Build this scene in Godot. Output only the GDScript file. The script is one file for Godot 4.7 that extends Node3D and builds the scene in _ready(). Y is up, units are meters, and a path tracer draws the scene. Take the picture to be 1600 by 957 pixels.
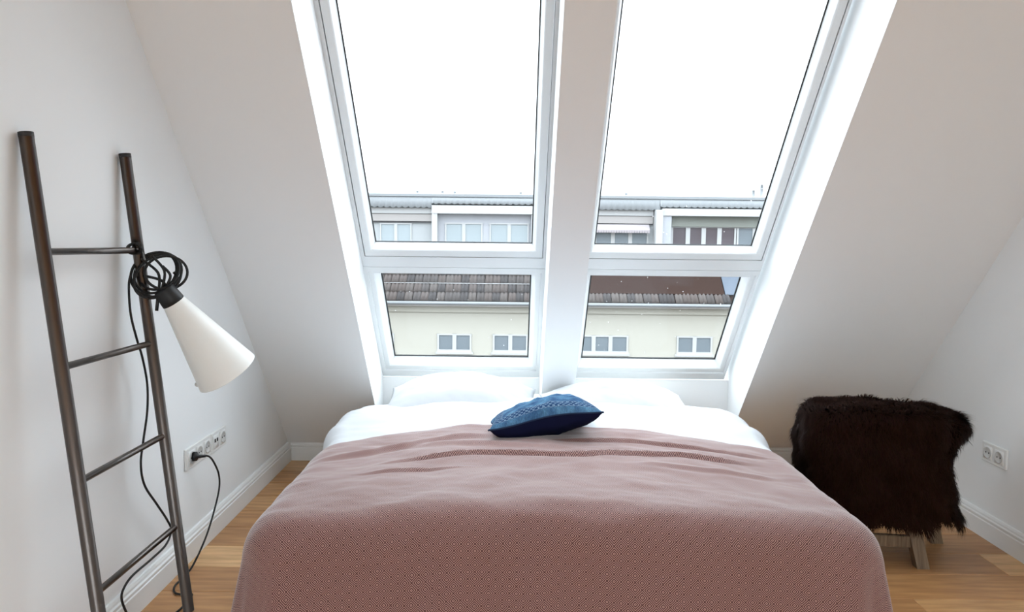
extends Node3D
# An attic bedroom: two pairs of roof windows in a sloping wall above a bed, with a house across the street.
# Metres, y up. The camera stands at x = 0, z = 0 and looks along -z.

const SLOPE := 0.868825            # the roof's pitch in radians (49.78 degrees)
const KNEE_Z := -3.903             # front of the low baseboard under the slope
const KNEE_Y := 0.105
const WALL_L := -1.207
const WALL_R := 1.978
const CEIL_Y := 2.62
const BACK_Z := 3.45
const REVEAL := 0.25               # depth of the window recess
const OPEN_L := -0.693
const OPEN_R := 1.172
const OPEN_B := 0.262
const OPEN_T := 2.74
const STREET_Z := -28.0

var M := {}
var taken := {}
var rng := RandomNumberGenerator.new()
var bumps := FastNoiseLite.new()

# ---------------------------------------------------------------- helpers

func numbered(called: String) -> String:
	var n: int = taken.get(called, 0)
	taken[called] = n + 1
	return called if n == 0 else "%s_%03d" % [called, n]

func tag(o: Node3D, label: String, category: String, group := "", kind := "") -> Node3D:
	o.set_meta("label", label)
	o.set_meta("category", category)
	if group: o.set_meta("group", group)
	if kind: o.set_meta("kind", kind)
	return o

func base(called: String, at := Vector3.ZERO) -> Node3D:
	var o := Node3D.new()
	o.name = numbered(called)
	o.position = at
	add_child(o)
	return o

func put(called: String, mesh: Mesh, mat: Material, parent: Node3D = null) -> MeshInstance3D:
	var o := MeshInstance3D.new()
	o.name = called if parent else numbered(called)
	o.mesh = mesh
	o.material_override = mat
	o.cast_shadow = GeometryInstance3D.SHADOW_CASTING_SETTING_ON
	if parent:
		o.position = -parent.position if parent.get_parent() == self else Vector3.ZERO
		parent.add_child(o, true)
	else:
		add_child(o, true)
	return o

func start(flat := true) -> SurfaceTool:
	var st := SurfaceTool.new()
	st.begin(Mesh.PRIMITIVE_TRIANGLES)
	st.set_smooth_group(-1 if flat else 0)
	return st

func done(st: SurfaceTool) -> ArrayMesh:
	st.generate_normals()
	return st.commit()

func tri(st: SurfaceTool, a: Vector3, b: Vector3, c: Vector3, inside: Vector3) -> void:
	if (a - c).cross(a - b).dot((a + b + c) / 3.0 - inside) < 0.0:
		var t := b
		b = c
		c = t
	for p: Vector3 in [a, b, c]:
		st.add_vertex(p)

func quad(st: SurfaceTool, a: Vector3, b: Vector3, c: Vector3, d: Vector3, inside: Vector3) -> void:
	tri(st, a, b, c, inside)
	tri(st, a, c, d, inside)

# a box with chamfered edges; axes are three perpendicular unit vectors
func bbox(st: SurfaceTool, c: Vector3, size: Vector3, bevel := 0.0, axes := Basis.IDENTITY) -> void:
	var h := size / 2.0
	var e := minf(bevel, minf(h.x, minf(h.y, h.z)) * 0.9)
	var P := func(x: float, y: float, z: float) -> Vector3: return c + axes * Vector3(x, y, z)
	if e <= 0.0:
		for s: float in [-1.0, 1.0]:
			quad(st, P.call(s * h.x, -h.y, -h.z), P.call(s * h.x, h.y, -h.z), P.call(s * h.x, h.y, h.z), P.call(s * h.x, -h.y, h.z), c)
			quad(st, P.call(-h.x, s * h.y, -h.z), P.call(h.x, s * h.y, -h.z), P.call(h.x, s * h.y, h.z), P.call(-h.x, s * h.y, h.z), c)
			quad(st, P.call(-h.x, -h.y, s * h.z), P.call(h.x, -h.y, s * h.z), P.call(h.x, h.y, s * h.z), P.call(-h.x, h.y, s * h.z), c)
		return
	var i := h - Vector3(e, e, e)
	for s: float in [-1.0, 1.0]:
		quad(st, P.call(s * h.x, -i.y, -i.z), P.call(s * h.x, i.y, -i.z), P.call(s * h.x, i.y, i.z), P.call(s * h.x, -i.y, i.z), c)
		quad(st, P.call(-i.x, s * h.y, -i.z), P.call(i.x, s * h.y, -i.z), P.call(i.x, s * h.y, i.z), P.call(-i.x, s * h.y, i.z), c)
		quad(st, P.call(-i.x, -i.y, s * h.z), P.call(i.x, -i.y, s * h.z), P.call(i.x, i.y, s * h.z), P.call(-i.x, i.y, s * h.z), c)
		for t: float in [-1.0, 1.0]:
			quad(st, P.call(s * h.x, t * i.y, -i.z), P.call(s * i.x, t * h.y, -i.z), P.call(s * i.x, t * h.y, i.z), P.call(s * h.x, t * i.y, i.z), c)
			quad(st, P.call(s * h.x, -i.y, t * i.z), P.call(s * i.x, -i.y, t * h.z), P.call(s * i.x, i.y, t * h.z), P.call(s * h.x, i.y, t * i.z), c)
			quad(st, P.call(-i.x, s * h.y, t * i.z), P.call(-i.x, s * i.y, t * h.z), P.call(i.x, s * i.y, t * h.z), P.call(i.x, s * h.y, t * i.z), c)
			for u: float in [-1.0, 1.0]:
				tri(st, P.call(s * h.x, t * i.y, u * i.z), P.call(s * i.x, t * h.y, u * i.z), P.call(s * i.x, t * i.y, u * h.z), c)

func box(c: Vector3, size: Vector3, bevel := 0.0, axes := Basis.IDENTITY) -> ArrayMesh:
	var st := start()
	bbox(st, c, size, bevel, axes)
	return done(st)

# a box between two corners
func span(st: SurfaceTool, a: Vector3, b: Vector3, bevel := 0.0) -> void:
	bbox(st, (a + b) / 2.0, (b - a).abs(), bevel)

func spanned(a: Vector3, b: Vector3, bevel := 0.0) -> ArrayMesh:
	var st := start()
	span(st, a, b, bevel)
	return done(st)

# rows of points to a smooth surface; out = true when (along a row) x (to the next row) points outwards
func sheet(st: SurfaceTool, rows: Array, out := true, uvs: Array = []) -> void:
	var flip := not out
	for r in rows.size() - 1:
		var p: PackedVector3Array = rows[r]
		var q: PackedVector3Array = rows[r + 1]
		for k in p.size() - 1:
			var ids := [[r, k], [r + 1, k], [r + 1, k + 1], [r, k], [r + 1, k + 1], [r, k + 1]]
			if flip: ids = [[r, k], [r + 1, k + 1], [r + 1, k], [r, k], [r, k + 1], [r + 1, k + 1]]
			for id: Array in ids:
				if uvs: st.set_uv(uvs[id[0]][id[1]])
				st.add_vertex(rows[id[0]][id[1]])

# a round bar along a path, with radius r (closed ends)
func tube(st: SurfaceTool, path: PackedVector3Array, r: float, sides := 12, closed := false) -> void:
	var n := path.size()
	var rows := []
	var side := Vector3.ZERO
	for i in n:
		var t := (path[mini(i + 1, n - 1)] - path[maxi(i - 1, 0)]).normalized()
		if closed and (i == 0 or i == n - 1): t = (path[1] - path[n - 2]).normalized()
		if side == Vector3.ZERO:
			side = t.cross(Vector3.UP if absf(t.y) < 0.9 else Vector3.RIGHT).normalized()
		side = (side - t * side.dot(t)).normalized()
		var up := t.cross(side)
		var row := PackedVector3Array()
		for k in sides + 1:
			var a := TAU * (k % sides) / sides
			row.append(path[i] + (side * cos(a) + up * sin(a)) * r)
		rows.append(row)
	sheet(st, rows, false)
	if not closed:
		for e: int in [0, n - 1]:
			for k in sides:
				tri(st, path[e], rows[e][k], rows[e][k + 1], path[e] + (path[1] - path[0] if e == 0 else path[n - 2] - path[n - 1]))

func rod(a: Vector3, b: Vector3, r: float, sides := 16) -> ArrayMesh:
	var st := start(false)
	tube(st, PackedVector3Array([a, b]), r, sides)
	return crisp(st)

# smooth round sides, but flat ends: normals from faces less than 50 degrees apart
func crisp(st: SurfaceTool) -> ArrayMesh:
	st.generate_normals()
	return st.commit()

func smooth_path(pts: Array, step := 6) -> PackedVector3Array:
	var c := PackedVector3Array()
	for i in pts.size() - 1:
		var a: Vector3 = pts[maxi(i - 1, 0)]
		var b: Vector3 = pts[i]
		var d: Vector3 = pts[i + 1]
		var e: Vector3 = pts[mini(i + 2, pts.size() - 1)]
		for k in step:
			c.append(b.cubic_interpolate(d, a, e, float(k) / step))
	c.append(pts[-1])
	return c

# a surface of revolution: profile points (radius, height) about an axis
func lathe(st: SurfaceTool, profile: Array, at: Vector3, axis: Vector3, sides := 24, out := true) -> void:
	var side := axis.cross(Vector3.UP if absf(axis.y) < 0.9 else Vector3.RIGHT).normalized()
	var up := axis.cross(side)
	var rows := []
	for p: Vector2 in profile:
		var row := PackedVector3Array()
		for k in sides + 1:
			var a := TAU * (k % sides) / sides
			row.append(at + axis * p.y + (side * cos(a) + up * sin(a)) * p.x)
		rows.append(row)
	sheet(st, rows, out)

# an outline (convex or not) in a plane, pushed along a vector
func prism(st: SurfaceTool, outline: PackedVector2Array, to3: Callable, push: Vector3) -> void:
	var mid := Vector2.ZERO
	for p in outline: mid += p / outline.size()
	var ids := Geometry2D.triangulate_polygon(outline)
	for i in range(0, ids.size(), 3):
		var a: Vector3 = to3.call(outline[ids[i]])
		var b: Vector3 = to3.call(outline[ids[i + 1]])
		var c: Vector3 = to3.call(outline[ids[i + 2]])
		tri(st, a, b, c, (a + b + c) / 3.0 + push)
		tri(st, a + push, b + push, c + push, (a + b + c) / 3.0)
	var turn := 1.0 if not Geometry2D.is_polygon_clockwise(outline) else -1.0
	for i in outline.size():
		var p := outline[i]
		var q := outline[(i + 1) % outline.size()]
		var inward := Vector2(-(q - p).y, (q - p).x).normalized() * turn * 0.001
		var a: Vector3 = to3.call(p)
		var b: Vector3 = to3.call(q)
		var at: Vector3 = to3.call((p + q) / 2.0 + inward)
		quad(st, a, b, b + push, a + push, at + push / 2.0)

# a point on (or behind) the sloping wall: x across, s metres up the slope, d metres out through it
func sl(x: float, s: float, d := 0.0) -> Vector3:
	return Vector3(x, KNEE_Y + s * sin(SLOPE) + d * cos(SLOPE), KNEE_Z + s * cos(SLOPE) - d * sin(SLOPE))

# the same on the opposite side of the room
func back_sl(x: float, s: float, d := 0.0) -> Vector3:
	return Vector3(x, KNEE_Y + s * sin(SLOPE) + d * cos(SLOPE), BACK_Z - s * cos(SLOPE) + d * sin(SLOPE))

func back_axes() -> Basis:
	return Basis(Vector3.LEFT, Vector3(0, sin(SLOPE), -cos(SLOPE)), Vector3(0, cos(SLOPE), sin(SLOPE)))

func slope_axes() -> Basis:
	return Basis(Vector3.RIGHT, Vector3(0, sin(SLOPE), cos(SLOPE)), Vector3(0, cos(SLOPE), -sin(SLOPE)))

func sbox(st: SurfaceTool, x0: float, x1: float, s0: float, s1: float, d0: float, d1: float, bevel := 0.0) -> void:
	bbox(st, sl((x0 + x1) / 2.0, (s0 + s1) / 2.0, (d0 + d1) / 2.0), Vector3(x1 - x0, s1 - s0, d1 - d0), bevel, slope_axes())

# a mitred rectangular frame in the slope: profile of (inset at the sides, inset below, inset above, depth)
func mitred(x0: float, x1: float, s0: float, s1: float, profile: Array) -> ArrayMesh:
	var st := start()
	var n := profile.size()
	for i in n:
		var p: Array = profile[i]
		var q: Array = profile[(i + 1) % n]
		var a := [sl(x0 + p[0], s0 + p[1], p[3]), sl(x1 - p[0], s0 + p[1], p[3]), sl(x1 - p[0], s1 - p[2], p[3]), sl(x0 + p[0], s1 - p[2], p[3])]
		var b := [sl(x0 + q[0], s0 + q[1], q[3]), sl(x1 - q[0], s0 + q[1], q[3]), sl(x1 - q[0], s1 - q[2], q[3]), sl(x0 + q[0], s1 - q[2], q[3])]
		# the bar's inside lies to one side of the profile step from p to q
		for k in 4:
			var m := (k + 1) % 4
			var ds: float = [q[1] - p[1], -(q[0] - p[0]), -(q[2] - p[2]), q[0] - p[0]][k]
			var dd: float = q[3] - p[3]
			# step in (towards the opening, depth); outward normal of a bar walked outer-back -> outer-front -> inner-front -> inner-back
			var inset: float = [q[1] - p[1], q[0] - p[0], q[2] - p[2], q[0] - p[0]][k]
			var into: Vector3 = [slope_axes().y, -slope_axes().x, -slope_axes().y, slope_axes().x][k]
			var out_dir: Vector3 = into * dd - slope_axes().z * inset
			quad(st, a[k], a[m], b[m], b[k], (a[k] + a[m] + b[k] + b[m]) / 4.0 - out_dir)
	return done(st)

# ---------------------------------------------------------------- materials

func mat(called: String, c: Color, rough := 0.8, metal := 0.0, spec := 0.5) -> StandardMaterial3D:
	var m := StandardMaterial3D.new()
	m.resource_name = called
	m.albedo_color = c
	m.roughness = rough
	m.metallic = metal
	m.metallic_specular = spec
	M[called] = m
	return m

func noise_image(size: Vector2i, fx: float, fy: float, seed_no: int, lo: Color, hi: Color, octaves := 4) -> ImageTexture:
	var f := FastNoiseLite.new()
	f.seed = seed_no
	f.noise_type = FastNoiseLite.TYPE_SIMPLEX_SMOOTH
	f.fractal_octaves = octaves
	f.frequency = 1.0
	var im := Image.create(size.x, size.y, false, Image.FORMAT_RGB8)
	for y in size.y:
		for x in size.x:
			# wraps round: noise on two circles
			var a := TAU * x / size.x
			var v := 0.5 + 0.7 * f.get_noise_3d(cos(a) * fx, sin(a) * fx, float(y) / size.y * fy)
			im.set_pixel(x, y, lo.lerp(hi, clampf(v, 0, 1)))
	return ImageTexture.create_from_image(im)

func make_materials() -> void:
	mat("wall_paint", Color(0.95, 0.956, 0.957), 0.9, 0.0, 0.3)
	mat("gloss_paint", Color(0.93, 0.935, 0.93), 0.42)
	mat("window_white", Color(0.855, 0.865, 0.87), 0.35)
	mat("gasket", Color(0.10, 0.12, 0.125), 0.6)
	var glass := mat("glass", Color(0.9, 0.95, 1.0, 0.006), 0.02)
	glass.transparency = BaseMaterial3D.TRANSPARENCY_ALPHA
	# the coated triple glazing over the bed lets through about seven tenths of the light
	var coated := mat("coated_glass", Color(0.06, 0.075, 0.075, 0.16), 0.02)
	coated.metallic_specular = 0.2
	coated.transparency = BaseMaterial3D.TRANSPARENCY_ALPHA
	var water := mat("water", Color(1, 1, 1, 0.0), 0.0)
	water.refraction_enabled = true
	water.refraction_scale = 0.033
	mat("black_plastic", Color(0.055, 0.05, 0.052), 0.5)
	mat("black_cord", Color(0.05, 0.045, 0.045), 0.65)
	var steel := mat("steel", Color(0.385, 0.36, 0.345), 0.3, 1.0)
	steel.anisotropy_enabled = false
	mat("steel_cap", Color(0.12, 0.11, 0.11), 0.5)
	var shade := mat("shade_white", Color(0.93, 0.93, 0.91), 0.45)
	shade.backlight = Color(0.25, 0.25, 0.24)
	mat("socket_white", Color(0.93, 0.93, 0.92), 0.3)
	mat("socket_hole", Color(0.12, 0.12, 0.12), 0.6)
	mat("socket_grey", Color(0.80, 0.80, 0.79), 0.5)

	# oak: grain along u
	for k in 5:
		var tone: Color = [Color(0.84, 0.655, 0.45), Color(0.79, 0.595, 0.395), Color(0.92, 0.75, 0.545), Color(0.76, 0.57, 0.38), Color(0.82, 0.63, 0.425)][k]
		var wood := mat("oak_%d" % k, tone, 0.38)
		wood.albedo_texture = noise_image(Vector2i(256, 128), 0.9, 14.0, 20 + k, Color(0.80, 0.76, 0.72), Color(1, 1, 1), 5)
		wood.clearcoat_enabled = false
	var grey_wood := mat("grey_wood", Color(0.56, 0.47, 0.37), 0.65)
	grey_wood.uv1_triplanar = true
	grey_wood.uv1_scale = Vector3(6, 3, 6)
	grey_wood.albedo_texture = noise_image(Vector2i(128, 128), 3.0, 2.0, 31, Color(0.62, 0.6, 0.58), Color(1, 1, 1), 5)

	var linen := mat("linen", Color(0.845, 0.855, 0.865), 0.9, 0.0, 0.2)
	linen.rim_enabled = true
	linen.rim = 0.2
	mat("mattress", Color(0.9, 0.9, 0.88), 0.9)
	mat("bed_wood", Color(0.35, 0.26, 0.2), 0.6)

	# woven blanket: concentric diamonds in oxblood and cream
	var im := Image.create(128, 128, false, Image.FORMAT_RGB8)
	var dark := Color(0.32, 0.14, 0.14)
	var pale := Color(0.79, 0.625, 0.585)
	for y in 128:
		for x in 128:
			var u := absf(fposmod(x / 128.0, 1.0) - 0.5) * 2.0
			var v := absf(fposmod(y / 128.0, 1.0) - 0.5) * 2.0
			var w := fposmod((u + v) * 3.0 + 0.25, 1.0)
			var line := smoothstep(0.5, 0.62, w) * (1.0 - smoothstep(0.93, 1.0, w))
			var thread := 0.92 + 0.08 * sin(x * TAU / 4.0) * sin(y * TAU / 4.0)
			im.set_pixel(x, y, dark.lerp(pale, line) * thread)
	var weave := mat("blanket_weave", Color(1, 1, 1), 0.72, 0.0, 0.5)
	weave.albedo_texture = ImageTexture.create_from_image(im)
	weave.rim_enabled = true
	weave.rim = 1.0
	weave.rim_tint = 0.0

	# faded indigo cloth with an embroidered border
	var den := Image.create(256, 256, false, Image.FORMAT_RGB8)
	var r := RandomNumberGenerator.new()
	r.seed = 9
	var f := FastNoiseLite.new()
	f.seed = 3
	f.frequency = 0.018
	f.fractal_octaves = 4
	for y in 256:
		for x in 256:
			var v := clampf(0.5 + 0.75 * f.get_noise_2d(x, y), 0, 1)
			var c := Color(0.15, 0.26, 0.40).lerp(Color(0.38, 0.54, 0.64), v)
			c = c * (0.86 + 0.28 * r.randf())
			var e := mini(mini(x, 255 - x), mini(y, 255 - y))
			if e > 7 and e < 30:
				c = c.lerp(Color(0.11, 0.20, 0.34), 0.75)
				var on := sin(x * 0.55) * sin(y * 0.55) > 0.05 and r.randf() < 0.75
				if on or (e == 9 or e == 28): c = c.lerp(Color(0.62, 0.70, 0.74), 0.65)
			den.set_pixel(x, y, c)
	var denim := mat("indigo_cloth", Color(1, 1, 1), 0.9, 0.0, 0.2)
	denim.albedo_texture = ImageTexture.create_from_image(den)
	mat("navy_cloth", Color(0.085, 0.10, 0.21), 0.9, 0.0, 0.2)
	mat("cushion_edge", Color(0.16, 0.21, 0.30), 0.9, 0.0, 0.2)

	mat("hide", Color(0.08, 0.045, 0.035), 0.95, 0.0, 0.1)
	var fur := mat("fur", Color(1, 1, 1), 0.75, 0.0, 0.25)
	fur.vertex_color_use_as_albedo = true

	# across the street
	mat("cream_render", Color(0.675, 0.665, 0.625), 0.95, 0.0, 0.2)
	mat("pale_board", Color(0.63, 0.645, 0.65), 0.85)
	mat("beige_board", Color(0.62, 0.605, 0.595), 0.85)
	mat("lilac_board", Color(0.645, 0.655, 0.675), 0.85)
	mat("moss_board", Color(0.50, 0.515, 0.49), 0.85)
	mat("zinc", Color(0.53, 0.545, 0.555), 0.6)
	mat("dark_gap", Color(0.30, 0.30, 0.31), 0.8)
	mat("far_white", Color(0.68, 0.685, 0.685), 0.6)
	mat("far_pane", Color(0.42, 0.455, 0.48), 0.35)
	mat("far_pane_pale", Color(0.58, 0.62, 0.635), 0.35)
	mat("far_pane_dark", Color(0.30, 0.27, 0.29), 0.35)
	mat("awning_cloth", Color(0.64, 0.61, 0.62), 0.9)
	for k in 4:
		mat("tile_%d" % k, [Color(0.335, 0.32, 0.315), Color(0.375, 0.355, 0.345), Color(0.30, 0.29, 0.29), Color(0.36, 0.335, 0.325)][k], 0.9, 0.0, 0.15)
	mat("brown_sheet", Color(0.22, 0.175, 0.16), 0.9, 0.0, 0.1)
	mat("reflection_sheet", Color(0.38, 0.41, 0.45), 0.85, 0.0, 0.2)  # colour of a reflection in the window glass, painted on a panel
	mat("asphalt", Color(0.3, 0.3, 0.3), 0.95)

# ---------------------------------------------------------------- start

func _ready() -> void:
	rng.seed = 77
	bumps.seed = 12
	bumps.frequency = 1.0
	bumps.fractal_octaves = 3

	var cam := Camera3D.new()
	cam.name = "camera"
	cam.fov = rad_to_deg(2.0 * atan(478.5 / 1150.0))
	cam.position = Vector3(0, 1.216, 0)
	cam.basis = Basis(Vector3.RIGHT, -0.092) * Basis(Vector3.BACK, 0.0108)
	cam.near = 0.05
	cam.far = 200.0
	add_child(cam)
	cam.current = true

	# an overcast sky, three times as bright overhead as at the horizon
	var sky_look := ProceduralSkyMaterial.new()
	sky_look.sky_top_color = Color(0.91, 0.96, 1.0)
	sky_look.sky_horizon_color = Color(0.60, 0.62, 0.635)
	sky_look.sky_curve = 0.6
	sky_look.sky_energy_multiplier = 1.0
	sky_look.ground_bottom_color = Color(0.35, 0.35, 0.34)
	sky_look.ground_horizon_color = Color(0.45, 0.45, 0.45)
	var sky := Sky.new()
	sky.sky_material = sky_look
	var env := Environment.new()
	env.background_mode = Environment.BG_SKY
	env.sky = sky
	env.background_energy_multiplier = 1.0
	env.tonemap_mode = Environment.TONE_MAPPER_LINEAR
	env.tonemap_exposure = 10.6
	env.sdfgi_enabled = true
	env.ssao_enabled = true
	env.ssil_enabled = true
	var we := WorldEnvironment.new()
	we.name = "world_environment"
	we.environment = env
	add_child(we)

	make_materials()
	build_room()
	build_windows()
	build_far_house()
	build_floor()
	build_bed()
	build_cushion()
	build_ladder()
	build_lamp()
	build_sockets()
	build_chair()

# ---------------------------------------------------------------- the room

func build_room() -> void:
	var top_s := (CEIL_Y - KNEE_Y) / sin(SLOPE)
	var top_z := KNEE_Z + top_s * cos(SLOPE)
	var knee_face := KNEE_Z - 0.018
	var back_top := BACK_Z - top_s * cos(SLOPE)
	var gable := PackedVector2Array([Vector2(BACK_Z + 0.09, 0), Vector2(back_top, CEIL_Y), Vector2(top_z, CEIL_Y), Vector2(KNEE_Z - 0.02, KNEE_Y - 0.02), Vector2(knee_face - 0.01, 0)])
	var st := start()
	prism(st, gable, func(p: Vector2) -> Vector3: return Vector3(WALL_L, p.y, p.x), Vector3(-0.16, 0, 0))
	tag(put("wall_left", done(st), M.wall_paint), "white gable wall behind the steel ladder", "wall", "", "structure")

	st = start()
	prism(st, gable, func(p: Vector2) -> Vector3: return Vector3(WALL_R, p.y, p.x), Vector3(0.16, 0, 0))
	tag(put("wall_right", done(st), M.wall_paint), "white gable wall beside the fur-covered chair", "wall", "", "structure")

	# the opposite side of the roof, behind the camera, with two roof windows added for fill light
	st = start()
	var t2 := REVEAL + 0.12
	for b: Array in [[WALL_L - 0.16, LIGHT_X[0], -0.1, top_s + 0.15], [LIGHT_X[1], LIGHT_X[2], -0.1, top_s + 0.15], [LIGHT_X[3], WALL_R + 0.16, -0.1, top_s + 0.15], [LIGHT_X[0], LIGHT_X[1], -0.1, LIGHT_S0], [LIGHT_X[0], LIGHT_X[1], LIGHT_S1, top_s + 0.15], [LIGHT_X[2], LIGHT_X[3], -0.1, LIGHT_S0], [LIGHT_X[2], LIGHT_X[3], LIGHT_S1, top_s + 0.15]]:
		bbox(st, back_sl((b[0] + b[1]) / 2.0, (b[2] + b[3]) / 2.0, t2 / 2.0), Vector3(b[1] - b[0], b[3] - b[2], t2), 0.0, back_axes())
	tag(put("wall_back", done(st), M.wall_paint), "white sloping wall on the other side of the room, behind the camera", "wall", "", "structure")
	tag(put("ceiling", spanned(Vector3(WALL_L - 0.16, CEIL_Y, top_z - 0.1), Vector3(WALL_R + 0.16, CEIL_Y + 0.2, back_top + 0.1)), M.wall_paint), "flat white ceiling above the slope", "ceiling", "", "structure")
	st = start()
	span(st, Vector3(WALL_L - 0.16, -0.2, knee_face - 0.12), Vector3(WALL_R + 0.16, KNEE_Y - 0.001, knee_face))
	span(st, Vector3(OPEN_L - 0.02, KNEE_Y - 0.002, knee_face - 0.3), Vector3(OPEN_R + 0.02, sl(0, OPEN_B, REVEAL).y - 0.002, knee_face))
	tag(put("wall_knee", done(st), M.wall_paint), "upright white wall under the roof windows, behind the head of the bed", "wall", "", "structure")

	# the sloping wall with its opening
	st = start()
	var t := REVEAL + 0.12
	sbox(st, WALL_L - 0.16, OPEN_L, -0.02, top_s + 0.15, 0, t)
	sbox(st, OPEN_R, WALL_R + 0.16, -0.02, top_s + 0.15, 0, t)
	sbox(st, OPEN_L, OPEN_R, OPEN_T, top_s + 0.15, 0, t)
	tag(put("wall_slope", done(st), M.wall_paint), "white sloping wall under the roof with the deep window recess", "wall", "", "structure")

	# the boxed post between the two pairs of windows
	st = start()
	sbox(st, MULLION_L, MULLION_R, 0.0, OPEN_T + 0.01, 0, REVEAL + 0.12)
	tag(put("trim_1", done(st), M.wall_paint), "white boxed post between the left and the right pair of roof windows", "post", "", "structure")

	# moulded baseboards: profile of (out from the wall, up)
	var prof := PackedVector2Array([Vector2(0, 0), Vector2(0.018, 0), Vector2(0.018, 0.070), Vector2(0.0145, 0.073), Vector2(0.0145, 0.076), Vector2(0.018, 0.080), Vector2(0.018, 0.086), Vector2(0.013, 0.090), Vector2(0.012, 0.097), Vector2(0.008, 0.104), Vector2(0.004, KNEE_Y), Vector2(0, KNEE_Y)])
	st = start()
	prism(st, prof, func(p: Vector2) -> Vector3: return Vector3(WALL_L + p.x, p.y, knee_face + 0.001), Vector3(0, 0, BACK_Z - knee_face - 0.002))
	tag(put("baseboard_left", done(st), M.gloss_paint), "white moulded baseboard along the wall behind the ladder", "baseboard", "", "structure")
	st = start()
	prism(st, prof, func(p: Vector2) -> Vector3: return Vector3(WALL_R - p.x, p.y, knee_face + 0.001), Vector3(0, 0, BACK_Z - knee_face - 0.002))
	tag(put("baseboard_right", done(st), M.gloss_paint), "white moulded baseboard along the wall beside the chair", "baseboard", "", "structure")
	st = start()
	prism(st, prof, func(p: Vector2) -> Vector3: return Vector3(WALL_L + 0.001, p.y, knee_face + p.x), Vector3(WALL_R - WALL_L - 0.002, 0, 0))
	tag(put("baseboard_knee", done(st), M.gloss_paint), "white moulded baseboard under the sloping wall behind the bed", "baseboard", "", "structure")

const MULLION_L := 0.152
const MULLION_R := 0.315
const LIGHT_X := [-1.0, 0.3, 0.5, 1.8]
const LIGHT_S0 := 0.6
const LIGHT_S1 := 2.95

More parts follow.
